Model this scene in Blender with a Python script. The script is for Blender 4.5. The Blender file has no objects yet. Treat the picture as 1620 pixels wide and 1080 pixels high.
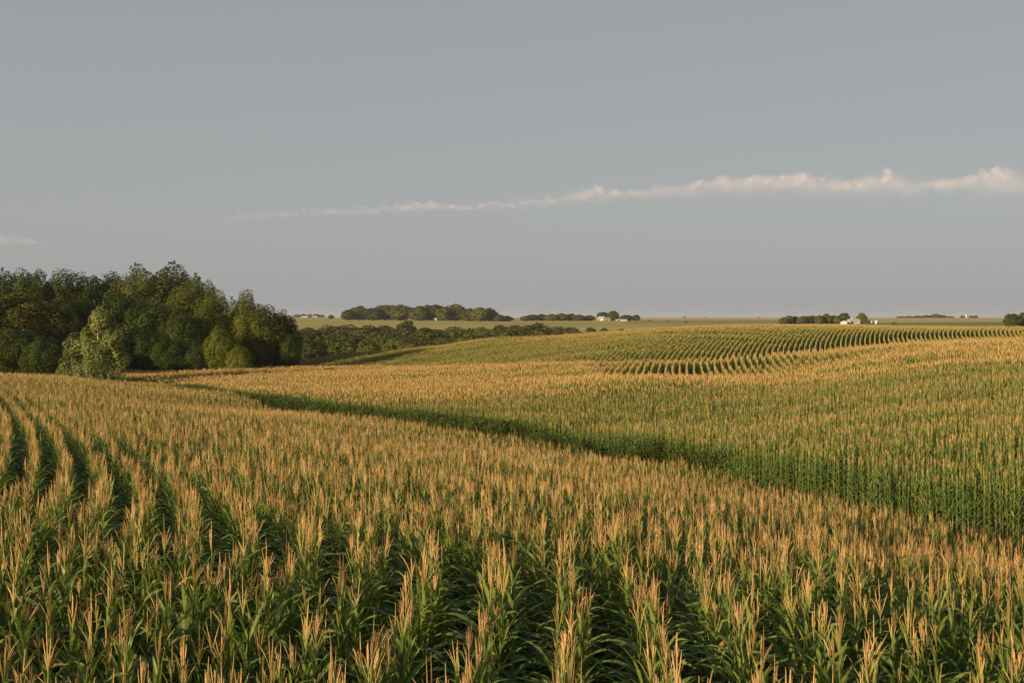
import bpy, math, random
import numpy as np
from mathutils import Vector

random.seed(7)
rng = np.random.default_rng(7)
S = bpy.context.scene
COL = S.collection
R = math.radians

# ------------------------------------------------------------------ camera, sky, sun, exposure
FPX, CX, HY = 1800.0, 810.0, 500.0          # focal length in photo pixels, centre column, eye-level row
cam_d = bpy.data.cameras.new('camera')
cam_d.sensor_width = 36.0
cam_d.lens = 36.0 * FPX / 1620.0
cam_d.shift_y = -40.0 / 1620.0
cam_d.clip_start = 0.1
cam_d.clip_end = 60000
cam = bpy.data.objects.new('camera', cam_d)
cam.location = (0, 0, 0)
cam.rotation_euler = (R(90), 0, 0)
COL.objects.link(cam)
S.camera = cam

SUN_EL, SUN_AZ = 12.0, 225.0                  # degrees; azimuth clockwise from the view axis (+Y)
world = bpy.data.worlds.new("World")
S.world = world
world.use_nodes = True
wn, wl = world.node_tree.nodes, world.node_tree.links
wn.clear()
w_out = wn.new('ShaderNodeOutputWorld')
w_bg = wn.new('ShaderNodeBackground')
w_sky = wn.new('ShaderNodeTexSky')
w_sky.sky_type = 'NISHITA'
w_sky.sun_disc = False
w_sky.sun_elevation = R(SUN_EL)
w_sky.sun_rotation = R(SUN_AZ)
w_sky.air_density = 1.0
w_sky.dust_density = 2.5
w_sky.ozone_density = 1.2
w_mix = wn.new('ShaderNodeMix')
w_mix.data_type = 'RGBA'
w_mix.inputs['Factor'].default_value = 0.88
w_mix.inputs[7].default_value = (2.38, 2.43, 2.46, 1)
wl.new(w_sky.outputs[0], w_mix.inputs[6])
# the milky sky darkens slightly from the horizon upwards
w_tc = wn.new('ShaderNodeTexCoord')
w_sep = wn.new('ShaderNodeSeparateXYZ')
w_mr = wn.new('ShaderNodeMapRange')
w_mr.inputs['From Min'].default_value = .08
w_mr.inputs['From Max'].default_value = .38
w_mr.inputs['To Min'].default_value = 1.0
w_mr.inputs['To Max'].default_value = .86
wl.new(w_tc.outputs['Generated'], w_sep.inputs[0])
wl.new(w_sep.outputs['Z'], w_mr.inputs['Value'])
w_mul = wn.new('ShaderNodeVectorMath')
w_mul.operation = 'SCALE'
wl.new(w_mix.outputs[2], w_mul.inputs[0])
wl.new(w_mr.outputs[0], w_mul.inputs['Scale'])
w_bg.inputs['Strength'].default_value = 0.093
wl.new(w_mul.outputs[0], w_bg.inputs['Color'])
wl.new(w_bg.outputs[0], w_out.inputs['Surface'])

sun_d = bpy.data.lights.new('sun', 'SUN')
sun_d.energy = 5.0
sun_d.angle = R(0.6)
sun_d.color = (1.0, 0.72, 0.42)
sun = bpy.data.objects.new('sun', sun_d)
sa, se = R(SUN_AZ), R(SUN_EL)
sdir = Vector((math.sin(sa) * math.cos(se), math.cos(sa) * math.cos(se), math.sin(se)))
sun.rotation_euler = sdir.to_track_quat('Z', 'Y').to_euler()
COL.objects.link(sun)

S.view_settings.view_transform = 'Standard'
S.view_settings.look = 'None'
S.view_settings.exposure = 0.78
S.view_settings.gamma = 1.0
S.view_settings.use_curve_mapping = False
S.cycles.max_bounces = 6
S.cycles.diffuse_bounces = 3
S.cycles.transmission_bounces = 3
S.cycles.transparent_max_bounces = 96
S.cycles.volume_bounces = 0
S.cycles.use_denoising = True

# ------------------------------------------------------------------ helpers
def mesh_from(name, v, f, mats=(), mi=None, attr=None, smooth=False):
    me = bpy.data.meshes.new(name)
    v = np.asarray(v, dtype=float)
    me.from_pydata(v.tolist(), [], f if isinstance(f, list) else f.tolist())
    for m in mats:
        me.materials.append(m)
    if mi is not None:
        me.polygons.foreach_set('material_index', np.asarray(mi, dtype=np.int32))
    if attr is not None:
        a = me.attributes.new('mid', 'FLOAT', 'POINT')
        a.data.foreach_set('value', np.asarray(attr, dtype=np.float32))
    if smooth:
        me.polygons.foreach_set('use_smooth', np.ones(len(me.polygons), dtype=bool))
    me.update()
    return me

def link(name, me, parent=None, **props):
    o = bpy.data.objects.new(name, me)
    COL.objects.link(o)
    if parent is not None:
        o.parent = parent
    for k, val in props.items():
        o[k] = val
    return o

def empty(name, loc, rz=0.0, sc=1.0, **props):
    o = bpy.data.objects.new(name, None)
    COL.objects.link(o)
    o.location = loc
    o.rotation_euler = (0, 0, rz)
    o.scale = (sc, sc, sc) if not hasattr(sc, '__len__') else sc
    for k, val in props.items():
        o[k] = val
    return o

class Geo:
    """collects vertices and faces of several shapes"""
    def __init__(self):
        self.v, self.f, self.m, self.a, self.n = [], [], [], [], 0
    def add(self, v, f, mi=0, a=None):
        v = np.asarray(v, dtype=float)
        self.v.append(v)
        self.f += [[i + self.n for i in q] for q in f]
        self.m += [mi] * len(f)
        self.a.append(np.zeros(len(v)) if a is None else np.asarray(a, dtype=float))
        self.n += len(v)
    def mesh(self, name, mats, smooth=False):
        return mesh_from(name, np.vstack(self.v), self.f, mats, self.m, np.concatenate(self.a), smooth)

def tube(pts, rad, n=6, cap=True):
    pts = np.asarray(pts, dtype=float)
    k = len(pts)
    rad = np.broadcast_to(rad, (k,))
    vs, fs = [], []
    for i in range(k):
        d = pts[min(i + 1, k - 1)] - pts[max(i - 1, 0)]
        d = d / (np.linalg.norm(d) + 1e-9)
        a = np.cross(d, (0.0, 0.0, 1.0) if abs(d[2]) < .9 else (1.0, 0.0, 0.0))
        a /= np.linalg.norm(a)
        b = np.cross(d, a)
        for j in range(n):
            t = 2 * math.pi * j / n
            vs.append(pts[i] + rad[i] * (math.cos(t) * a + math.sin(t) * b))
    for i in range(k - 1):
        for j in range(n):
            fs.append([i * n + j, i * n + (j + 1) % n, (i + 1) * n + (j + 1) % n, (i + 1) * n + j])
    if cap:
        fs.append(list(range(n))[::-1])
        fs.append([(k - 1) * n + j for j in range(n)])
    return vs, fs

def box(cx, cy, z0, sx, sy, sz):
    x, y = sx / 2, sy / 2
    v = [(cx + a * x, cy + b * y, z0 + c * sz) for c in (0, 1) for a, b in ((-1, -1), (1, -1), (1, 1), (-1, 1))]
    return v, [[3, 2, 1, 0], [4, 5, 6, 7], [0, 1, 5, 4], [1, 2, 6, 5], [2, 3, 7, 6], [3, 0, 4, 7]]

def px(p, Y):
    return (p - CX) / FPX * Y

# ------------------------------------------------------------------ materials
def new_mat(name):
    m = bpy.data.materials.new(name)
    m.use_nodes = True
    nt = m.node_tree
    nt.nodes.clear()
    out = nt.nodes.new('ShaderNodeOutputMaterial')
    return m, nt, out

def ramp(nt, stops, src=None):
    r = nt.nodes.new('ShaderNodeValToRGB')
    e = r.color_ramp.elements
    while len(e) < len(stops):
        e.new(0.5)
    for i, (p, c) in enumerate(stops):
        e[i].position = p
        e[i].color = (*c, 1)
    if src is not None:
        nt.links.new(src, r.inputs[0])
    return r

def math_node(nt, op, a, b=None, clamp=False):
    n = nt.nodes.new('ShaderNodeMath')
    n.operation = op
    n.use_clamp = clamp
    for i, x in enumerate((a, b)):
        if x is None:
            continue
        if isinstance(x, (int, float)):
            n.inputs[i].default_value = x
        else:
            nt.links.new(x, n.inputs[i])
    return n.outputs[0]

def mix_col(nt, fac, a, b, mode='MIX'):
    n = nt.nodes.new('ShaderNodeMix')
    n.data_type = 'RGBA'
    n.blend_type = mode
    for sock, x in ((n.inputs['Factor'], fac), (n.inputs[6], a), (n.inputs[7], b)):
        if isinstance(x, (int, float)):
            sock.default_value = x
        elif isinstance(x, tuple):
            sock.default_value = (*x, 1)
        else:
            nt.links.new(x, sock)
    return n.outputs[2]

def noise(nt, scale, detail=4, rough=.55, coord='Object'):
    tc = nt.nodes.new('ShaderNodeTexCoord')
    n = nt.nodes.new('ShaderNodeTexNoise')
    n.inputs['Scale'].default_value = scale
    n.inputs['Detail'].default_value = detail
    n.inputs['Roughness'].default_value = rough
    nt.links.new(tc.outputs[coord], n.inputs['Vector'])
    return n.outputs['Fac']

def foliage_mat(name, dark, light, transl=.35, rough=.5, scale=.6, mid=None, spec=.3, tint=None):
    m, nt, out = new_mat(name)
    oi = nt.nodes.new('ShaderNodeObjectInfo')
    nz = noise(nt, scale)
    f = math_node(nt, 'ADD', math_node(nt, 'MULTIPLY', nz, .9), math_node(nt, 'MULTIPLY', oi.outputs['Random'], .45))
    f = math_node(nt, 'SUBTRACT', f, .17, True)
    c = ramp(nt, [(.15, dark), (.85, light)], f).outputs[0]
    if mid is not None:
        at = nt.nodes.new('ShaderNodeAttribute')
        at.attribute_name = 'mid'
        fm = at.outputs['Fac']
        if name == 'corn_tassel':                            # some tassels are still green
            fm = math_node(nt, 'MAXIMUM', fm, math_node(nt, 'MULTIPLY', math_node(nt, 'SUBTRACT', oi.outputs['Random'], .62, True), 1.6, True))
        c = mix_col(nt, fm, c, mid)
    p = nt.nodes.new('ShaderNodeBsdfPrincipled')
    p.inputs['Roughness'].default_value = rough
    p.inputs['Specular IOR Level'].default_value = spec
    nt.links.new(c, p.inputs['Base Color'])
    t = nt.nodes.new('ShaderNodeBsdfTranslucent')
    tc = mix_col(nt, 1.0, c, tint or (1.25, 1.3, .55), 'MULTIPLY')
    nt.links.new(tc, t.inputs['Color'])
    mx = nt.nodes.new('ShaderNodeMixShader')
    mx.inputs[0].default_value = transl
    nt.links.new(p.outputs[0], mx.inputs[1])
    nt.links.new(t.outputs[0], mx.inputs[2])
    nt.links.new(mx.outputs[0], out.inputs['Surface'])
    return m

def simple_mat(name, c1, c2, scale=3.0, rough=.7, spec=.3, bump=0.0, metallic=0.0):
    m, nt, out = new_mat(name)
    nz = noise(nt, scale, 6)
    c = ramp(nt, [(.3, c1), (.7, c2)], nz).outputs[0]
    p = nt.nodes.new('ShaderNodeBsdfPrincipled')
    p.inputs['Roughness'].default_value = rough
    p.inputs['Specular IOR Level'].default_value = spec
    p.inputs['Metallic'].default_value = metallic
    nt.links.new(c, p.inputs['Base Color'])
    if bump:
        b = nt.nodes.new('ShaderNodeBump')
        b.inputs['Strength'].default_value = bump
        nt.links.new(nz, b.inputs['Height'])
        nt.links.new(b.outputs[0], p.inputs['Normal'])
    nt.links.new(p.outputs[0], out.inputs['Surface'])
    return m

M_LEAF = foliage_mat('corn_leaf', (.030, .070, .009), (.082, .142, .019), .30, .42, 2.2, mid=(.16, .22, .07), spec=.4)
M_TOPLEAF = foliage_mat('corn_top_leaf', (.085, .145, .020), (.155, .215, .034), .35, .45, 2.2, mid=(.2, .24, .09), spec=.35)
M_STALK = foliage_mat('corn_stalk', (.06, .10, .022), (.12, .17, .04), .05, .5, 3)
M_TASSEL = foliage_mat('corn_tassel', (.49, .300, .138), (.65, .420, .208), .25, .7, 2.0, mid=(.17, .23, .045), spec=.15, tint=(1.1, .98, .75))
_nt = M_TASSEL.node_tree                     # florets: fine grain along the branches
_g = noise(_nt, 70.0, 3, .7)
_gv = math_node(_nt, 'ADD', math_node(_nt, 'MULTIPLY', _g, 1.5), .22)
_gc = _nt.nodes.new('ShaderNodeCombineColor')
for _i in range(3):
    _nt.links.new(_gv, _gc.inputs[_i])
_pb = next(n for n in _nt.nodes if n.type == 'BSDF_PRINCIPLED')
_src = _pb.inputs['Base Color'].links[0].from_socket
_nt.links.new(mix_col(_nt, 1.0, _src, _gc.outputs[0], 'MULTIPLY'), _pb.inputs['Base Color'])
M_DRY = foliage_mat('dry_leaf', (.22, .12, .05), (.38, .24, .11), .25, .7, 3, spec=.1, tint=(1.1, 1, .7))
M_HUSK = foliage_mat('corn_husk', (.13, .17, .05), (.20, .23, .08), .2, .6, 5)
M_SILK = simple_mat('corn_silk', (.10, .035, .015), (.20, .08, .03), 20, .8)
M_BARK = simple_mat('bark', (.05, .038, .028), (.12, .095, .07), 2.5, .9, .1, .6)
M_PALEBARK = simple_mat('pale_bark', (.30, .27, .20), (.45, .41, .32), 2.5, .9, .1, .4)
TREE_M = {
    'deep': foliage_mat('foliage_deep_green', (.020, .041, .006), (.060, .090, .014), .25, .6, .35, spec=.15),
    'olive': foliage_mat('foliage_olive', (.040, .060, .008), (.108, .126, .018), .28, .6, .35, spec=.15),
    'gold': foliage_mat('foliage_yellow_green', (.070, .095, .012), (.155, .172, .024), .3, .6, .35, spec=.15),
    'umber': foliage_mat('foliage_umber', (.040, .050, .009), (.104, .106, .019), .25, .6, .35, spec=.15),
    'pale': foliage_mat('foliage_pale_green', (.080, .110, .028), (.170, .200, .052), .3, .55, .5, spec=.3),
    'far': foliage_mat('foliage_far', (.042, .058, .014), (.105, .115, .030), .2, .7, .12, spec=.1),
    'russet': foliage_mat('foliage_brownish', (.048, .052, .018), (.100, .098, .032), .2, .7, .2, spec=.1),
}
M_WEED = foliage_mat('weed_leaf', (.050, .085, .016), (.115, .150, .035), .35, .55, 1.0)
M_WEEDY = foliage_mat('weed_yellowing', (.13, .14, .03), (.24, .22, .05), .35, .6, 1.0)
M_GRASS = foliage_mat('grass_blade', (.060, .085, .022), (.13, .135, .045), .3, .6, .6)

# ------------------------------------------------------------------ terrain
HC = 2.42        # height of the tassel tops above the ground
# rows: column in the photo, then (distance, row of the tassel tops there)
NEAR = {
    1900: [(6, 1130), (10.6, 912), (20, 910)],
    1620: [(6, 1120), (10.6, 910), (20, 896), (30, 866)],
    1500: [(10.6, 906), (20, 876), (33, 822)],
    1300: [(6, 1115), (10.6, 902), (20, 850), (30, 806), (40, 777)],
    1000: [(6, 1110), (10.6, 898), (20, 804), (30, 764), (42, 738), (54, 720)],
    680: [(6, 1110), (10.6, 894), (20, 784), (30, 736), (45, 700), (66, 666)],
    450: [(6, 1110), (10.6, 891), (20, 770), (30, 720), (50, 676), (92, 645)],
    207: [(10.6, 888), (20, 762), (30, 706), (50, 655), (80, 627), (120, 612), (145, 609)],
    97: [(50, 648), (80, 612), (110, 594), (130, 592), (150, 598)],
    0: [(6, 1100), (10.6, 886), (20, 756), (30, 697), (50, 642), (80, 604), (105, 591), (120, 591), (140, 598)],
    -120: [(10.6, 886), (20, 752), (30, 692), (80, 600), (105, 587), (120, 588), (140, 596)],
}
FAR = {
    1900: [(36, 748), (55, 662), (72, 603), (110, 543), (125, 533), (140, 541), (165, 541), (182, 536), (215, 525), (265, 516), (300, 520)],
    1620: [(42, 728), (55, 662), (72, 604), (92, 566), (110, 546), (125, 534), (138, 541), (165, 541), (182, 537), (198, 531.5), (212, 526), (235, 519.5), (260, 515.5), (300, 521)],
    1420: [(48, 706), (65, 642), (86, 590), (106, 558), (124, 541), (137, 548), (160, 549), (176, 544), (198, 530), (214, 521), (245, 514.5), (290, 520)],
    1240: [(55, 690), (75, 640), (93, 603), (107, 588), (119, 572), (132, 556), (143, 564), (156, 562), (168, 553), (182, 540.5), (200, 526), (220, 516.5), (243, 512.5), (290, 519)],
    1050: [(67, 672), (82, 630), (97, 598), (107, 591.5), (112, 594.5), (121, 583), (129, 573), (137, 567), (145, 575), (155, 568), (168, 552), (182, 538), (200, 525), (222, 518), (270, 525)],
    950: [(73, 662), (91, 618), (108, 592), (114, 594), (123, 584), (132, 575), (141, 569), (149, 577), (161, 564), (175, 549.5), (190, 537), (205, 529), (225, 525), (270, 533)],
    850: [(76, 652), (100, 612), (125, 588), (149, 572), (157, 578), (170, 567), (185, 554), (200, 542), (215, 534.5), (230, 532), (270, 540)],
    770: [(80, 646), (110, 606), (140, 583), (159, 573.5), (167, 579), (180, 569), (195, 556), (210, 545), (225, 536), (235, 534.5), (275, 544)],
    720: [(85, 640), (120, 600), (150, 582), (169, 574.5), (178, 580), (195, 567), (212, 551), (230, 543.5), (270, 553)],
    600: [(95, 627), (130, 600), (165, 583), (184, 576), (193, 581), (210, 568), (226, 556), (240, 552.5), (280, 564)],
    470: [(108, 615), (150, 591), (185, 580), (199, 578), (210, 580), (225, 572), (240, 568), (280, 580)],
    300: [(135, 602), (160, 592), (185, 584), (200, 582), (230, 582)],
    200: [(155, 597), (180, 588), (200, 584), (230, 584)],
}
ctrl = []
for tab in (NEAR, FAR):
    for c, pts in tab.items():
        for (Y, y) in pts:
            ctrl.append(((c - CX) / FPX, Y, -(y - HY) / FPX * Y - HC))
# bare ground: (column, distance, height)
for c, Y, z in ((-150, 180, -9.2), (0, 180, -9.2), (100, 190, -9.4), (300, 250, -9.6), (-150, 260, -9), (100, 300, -11),
                (-300, 200, -9), (-300, 400, -12), (-300, 100, -7.0),
                (-300, 900, -8), (0, 500, -14), (0, 900, -7), (0, 1150, -4.8)):
    ctrl.append(((c - CX) / FPX, Y, z))
for c, row in {
    450: [(340, -15), (500, -17), (700, -12), (900, -6), (1150, -4.0), (1600, -3.6), (2600, -4), (4200, -5.5), (8000, -11)],
    700: [(330, -14), (500, -16.5), (700, -12), (900, -7.2), (1150, -4.8), (1600, -4.4), (2600, -5.2), (4200, -6.5), (8000, -12)],
    900: [(330, -12.5), (450, -14), (700, -10.5), (900, -7.8), (1200, -5.6), (1600, -3.4), (2600, -4.6), (4200, -6.5), (8000, -12)],
    1100: [(330, -9.5), (450, -12), (700, -9.5), (900, -7.2), (1200, -5.2), (1700, -2.6), (2600, -4.4), (4200, -6.5), (8000, -12)],
    1350: [(360, -7.5), (500, -9), (700, -8.5), (900, -6.6), (1200, -4.8), (1700, -2.9), (2600, -4.8), (4200, -6.5), (8000, -12)],
    1550: [(360, -7.5), (480, -7.2), (640, -6.8), (900, -5.6), (1200, -4.0), (1500, -2.9), (2600, -4.8), (4200, -6.5), (8000, -12)],
    1900: [(360, -7.5), (500, -7.2), (900, -5.6), (1500, -2.9), (2600, -4.8), (4200, -6.5), (8000, -12)],
    -300: [(1500, -4.5), (2600, -5), (4200, -6.5), (8000, -12)],
}.items():
    for Y, z in row:
        ctrl.append(((c - CX) / FPX, Y, z))
ctrl = np.array(ctrl)
KU, KV = 5.0, 4.0
CP = np.stack([ctrl[:, 0] * KU, np.log(ctrl[:, 1]) * KV], 1)

def tps(r2):
    return .5 * r2 * np.log(r2 + 1e-12)

# solve for z relative to a smooth trend so that near and far errors weigh alike (z / Y)
def solve():
    n = len(CP)
    d2 = ((CP[:, None] - CP[None]) ** 2).sum(2)
    K = tps(d2) + np.eye(n) * .004
    P = np.hstack([np.ones((n, 1)), CP])
    A = np.block([[K, P], [P.T, np.zeros((3, 3))]])
    b = np.concatenate([ctrl[:, 2] / ctrl[:, 1], np.zeros(3)])
    return np.linalg.solve(A, b)
W = solve()

def ground(X, Y):
    X = np.asarray(X, dtype=float)
    Y = np.asarray(Y, dtype=float)
    sh = np.broadcast(X, Y).shape
    X = np.broadcast_to(X, sh).ravel()
    Y = np.broadcast_to(Y, sh).ravel()
    Yc = np.clip(Y, 5.6, 8000)
    u = np.clip(X / Yc, -.62, .62)
    # ease the clamp so that side views stay smooth
    q = np.stack([u * KU, np.log(Yc) * KV], 1)
    out = np.empty(len(q))
    for i in range(0, len(q), 20000):
        s = q[i:i + 20000]
        d2 = ((s[:, None] - CP[None]) ** 2).sum(2)
        out[i:i + 20000] = tps(d2) @ W[:-3] + W[-3] + s @ W[-2:]
    z = out * Yc
    z = z + np.clip(-Y - 9, 0, 5) * .45                       # road bank behind
    return z.reshape(sh)

def gz(X, Y):
    return float(ground([X], [Y])[0])

# ---- ground sheet
def axis_geo(a0, a1, n):
    return np.exp(np.linspace(math.log(a0), math.log(a1), n))
ys = np.concatenate([np.linspace(-40, 5, 32), axis_geo(5.6, 8000, 400)])
xh = np.sinh(np.linspace(0, math.asinh(7000 / 12.0), 130)) * 12.0
xs = np.concatenate([-xh[:0:-1], xh])
GX, GY = np.meshgrid(xs, ys)
GZ = ground(GX, GY)
GU = GX / np.maximum(GY, 1)
nx, ny = len(xs), len(ys)
def zone_colour(U, Y):
    c = np.zeros(U.shape + (3,))
    c[:] = (.055, .042, .026)                                   # field soil
    def put(mask, col):
        c[mask] = col
    put(Y < -9, (.07, .085, .03))
    put(Y > 285, (.085, .105, .032))                            # creek valley pasture
    put((Y > 640) & (U < .13), (.27, .245, .085))              # pale bean field below the grove
    put((Y > 760) & (Y < 820) & (U < .13), (.30, .26, .095))
    put((Y > 930) & (Y < 1010) & (U < .13), (.24, .235, .08))
    put((Y > 640) & (U >= .13) & (U < .30), (.24, .215, .075))
    put((Y > 1010) & (Y < 1260) & (U >= .10) & (U < .30), (.19, .19, .062))
    put((Y > 560) & (U >= .30), (.13, .155, .05))
    put((Y > 1000) & (U >= .30), (.32, .25, .11))
    put((Y > 1330) & (U > .09), (.36, .28, .12))
    put((Y > 1330) & (U <= .09), (.27, .235, .10))
    put(Y > 2600, (.2, .19, .09))
    return c
gc = zone_colour(GU, GY)
gc = np.where((GY > 600)[..., None], gc * 1.15, gc)
idx = np.arange(nx * ny).reshape(ny, nx)
quads = np.stack([idx[:-1, :-1], idx[:-1, 1:], idx[1:, 1:], idx[1:, :-1]], -1).reshape(-1, 4)
gme = mesh_from('ground', np.stack([GX, GY, GZ], -1).reshape(-1, 3), quads, smooth=True)
ca = gme.color_attributes.new('soil', 'FLOAT_COLOR', 'POINT')
ca.data.foreach_set('color', np.concatenate([gc.reshape(-1, 3), np.ones((nx * ny, 1))], 1).ravel())
mg, nt, out = new_mat('ground')
at = nt.nodes.new('ShaderNodeAttribute')
at.attribute_name = 'soil'
tc = nt.nodes.new('ShaderNodeTexCoord')
mp = nt.nodes.new('ShaderNodeMapping')
mp.inputs['Scale'].default_value = (.006, .03, .03)
nt.links.new(tc.outputs['Object'], mp.inputs[0])
n1 = nt.nodes.new('ShaderNodeTexNoise')
n1.inputs['Scale'].default_value = 1.0
n1.inputs['Detail'].default_value = 6
nt.links.new(mp.outputs[0], n1.inputs['Vector'])
n2 = noise(nt, 3.0, 8, .7)
v = math_node(nt, 'ADD', math_node(nt, 'MULTIPLY', n1.outputs['Fac'], .9), math_node(nt, 'MULTIPLY', n2, .7))
v = math_node(nt, 'ADD', v, .2)
cc = nt.nodes.new('ShaderNodeCombineColor')
for i in range(3):
    nt.links.new(v, cc.inputs[i])
gcol = mix_col(nt, 1.0, at.outputs['Color'], cc.outputs[0], 'MULTIPLY')
p = nt.nodes.new('ShaderNodeBsdfPrincipled')
p.inputs['Roughness'].default_value = .95
p.inputs['Specular IOR Level'].default_value = .05
nt.links.new(gcol, p.inputs['Base Color'])
bp = nt.nodes.new('ShaderNodeBump')
bp.inputs['Strength'].default_value = .8
bp.inputs['Distance'].default_value = .15
nt.links.new(n2, bp.inputs['Height'])
nt.links.new(bp.outputs[0], p.inputs['Normal'])
nt.links.new(p.outputs[0], out.inputs['Surface'])
gme.materials.append(mg)
link('ground', gme, kind='structure', label='rolling farmland soil and pasture reaching to the flat horizon')

# ------------------------------------------------------------------ corn plants
def blade(L, W, tilt, droop, seg=8, wave=.0, twist=0., kink=None, across=2):
    """one maize leaf in the local x-z plane, starting at the origin: verts, faces, midrib attribute"""
    t = np.linspace(0, 1, seg + 1)
    ang = tilt + droop * t ** 1.35
    if kink is not None:
        ang = ang + np.where(t > kink, .9, 0)
    dx, dz = np.sin(ang), np.cos(ang)
    st = L / seg
    x = np.concatenate([[0], np.cumsum(dx[:-1] * st)])
    z = np.concatenate([[0], np.cumsum(dz[:-1] * st)])
    w = W * .5 * np.minimum(1, .45 + t * 2.6) * np.clip(1 - t ** 2.2, 0, 1) ** .8
    w[-1] = .001
    ph = random.uniform(0, 6)
    vs, mids, fs = [], [], []
    for i in range(seg + 1):
        tw = twist * t[i]
        nx_, nz_ = -math.cos(ang[i]), math.sin(ang[i])         # upper face normal in the plane
        for j, s in enumerate((-1, 0, 1) if across == 2 else (-1, 1)):
            up = (.28 * w[i] if s else 0) + (wave * math.sin(ph + i * 1.9 + s) * w[i] if s else 0)
            oy = s * w[i] * math.cos(tw)
            up += s * w[i] * math.sin(tw)
            vs.append((x[i] + nx_ * up, oy, z[i] + nz_ * up))
            mids.append(.75 if s == 0 else 0.)
    k = across + 1
    for i in range(seg):
        for j in range(across):
            a = i * k + j
            fs.append([a, a + 1, a + 1 + k, a + k])
    return np.array(vs), fs, mids

def rotz(v, a):
    c, s = math.cos(a), math.sin(a)
    v = np.asarray(v, dtype=float)
    return np.stack([v[:, 0] * c - v[:, 1] * s, v[:, 0] * s + v[:, 1] * c, v[:, 2]], 1)

def spike(L, r, lean, az, seg=4, bend=.1, n=3):
    t = np.linspace(0, 1, seg + 1)
    a = lean + bend * t
    x = np.concatenate([[0], np.cumsum(np.sin(a[:-1]) * L / seg)])
    z = np.concatenate([[0], np.cumsum(np.cos(a[:-1]) * L / seg)])
    rad = r * np.array([.45, 1.0, 1.05, .9, .35])[:seg + 1] if seg == 4 else np.linspace(r, r * .4, seg + 1)
    pts = rotz(np.stack([x, np.zeros_like(x), z], 1), az)
    return tube(pts, rad, n, cap=False)

SEG_SPIKES = 3
def tassel_geo(detail, mats_idx=0):
    g = Geo()
    H0 = 2.02
    n = {2: random.randint(5, 9), 1: random.randint(4, 6), 0: SEG_SPIKES}[detail]
    r = {2: .0035, 1: .0046, 0: .0112}[detail]
    seg = {2: 4, 1: 3, 0: 1}[detail]
    top = random.uniform(.24, .36)
    op = random.uniform(.7, 1.7)
    def put(v, f):
        v = np.array(v)
        g.add(v, f, mats_idx, np.clip(1.15 - (v[:, 2] - H0) / .24, 0, 1) * (0.4 if SEG_SPIKES > 1 else 1.0, .65, .95)[detail])
    v, f = spike(top + .06, r * 1.1, random.uniform(0, .05), random.uniform(0, 6), seg, .05)
    put(np.array(v) + (0, 0, H0), f)
    for i in range(n):
        z0 = random.uniform(0, .12)
        az = random.uniform(0, 6.283)
        v, f = spike(random.uniform(.14, .24), r, random.uniform(.07, .30) * op, az, seg, random.choice((-.2, -.1, .05, .25, .6)))
        put(np.array(v) + (0, 0, H0 + z0), f)
    return g

def make_plant(detail):
    """list of (part name, Geo, material, subpart-of) for one maize plant 2.4 m tall"""
    parts = []
    g = Geo()
    pts = [(0, 0, 0), (.006, 0, .5), (-.004, .004, 1.0), (.004, 0, 1.5), (0, 0, 2.04)]
    v, f = tube(pts, [.015, .0135, .011, .008, .0055], {2: 6, 1: 4, 0: 3}[detail], cap=detail == 2)
    if detail == 2:
        for zn in (.3, .52, .74, .95):
            vv, ff = tube([(0, 0, zn - .012), (0, 0, zn), (0, 0, zn + .012)], [.0135, .0175, .0135], 6, cap=False)
            g.add(vv, ff)
    g.add(v, f)
    parts.append(('stalk', g, M_STALK, None))
    nl = {2: 14, 1: 12, 0: 6}[detail]
    seg = {2: 8, 1: 5, 0: 3}[detail]
    z0 = {2: .5, 1: .38, 0: .8}[detail]
    for i in range(nl):
        q = i / (nl - 1)
        z = z0 + (1.92 - z0) * q ** .92
        side = (i % 2) * math.pi + random.gauss(0, .38)
        L = (.50 + .27 * math.sin(math.pi * min(1, q * .9 + .15))) * random.uniform(.78, 1.05) * (.70 if detail == 0 else .90)
        if q > .8:
            L *= .72
        W = (.076 - .034 * q) * random.uniform(.9, 1.1) * (1.1 if detail else 1.5)
        tilt = random.uniform(.28, .50) * (1 - .66 * q)
        droop = random.uniform(1.7, 3.0) * (1 - .82 * q ** 2.2)
        kink = random.uniform(.45, .7) if random.random() < .22 else None
        v, f, mid = blade(L, W, tilt, droop, seg, .22, random.uniform(-.9, .9), kink, 2 if detail else 1)
        v = rotz(v, side) + (0, 0, z)
        g = Geo()
        dry = detail > 0 and random.random() < (.25 if i == 0 else .012)
        g.add(v, f, 0, mid)
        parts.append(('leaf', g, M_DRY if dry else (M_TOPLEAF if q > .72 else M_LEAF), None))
    parts.append(('tassel', tassel_geo(detail), M_TASSEL, None))
    if detail == 2:
        az = random.uniform(0, 6.28)
        g = Geo()
        d = np.array([math.cos(az) * math.sin(.35), math.sin(az) * math.sin(.35), math.cos(.35)])
        b0 = np.array([0, 0, 1.05])
        v, f = tube([b0 + d * s for s in (0, .06, .15, .22, .26)], [.012, .027, .029, .02, .008], 7)
        g.add(v, f)
        parts.append(('ear', g, M_HUSK, None))
        g = Geo()
        for k in range(5):
            dd = d + np.array([random.gauss(0, .3), random.gauss(0, .3), random.gauss(0, .2)])
            v, f = tube([b0 + d * .25, b0 + d * .27 + dd * .04, b0 + d * .27 + dd * .06 - np.array([0, 0, .03])], [.003, .003, .001], 3, cap=False)
            g.add(v, f)
        parts.append(('silk', g, M_SILK, 'ear'))
    return parts

def joined(name, parts):
    mats, g = [], Geo()
    for _, p, m, _s in parts:
        if m not in mats:
            mats.append(m)
        g.add(np.vstack(p.v), p.f, mats.index(m), np.concatenate(p.a))
    return g.mesh(name, mats)

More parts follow.
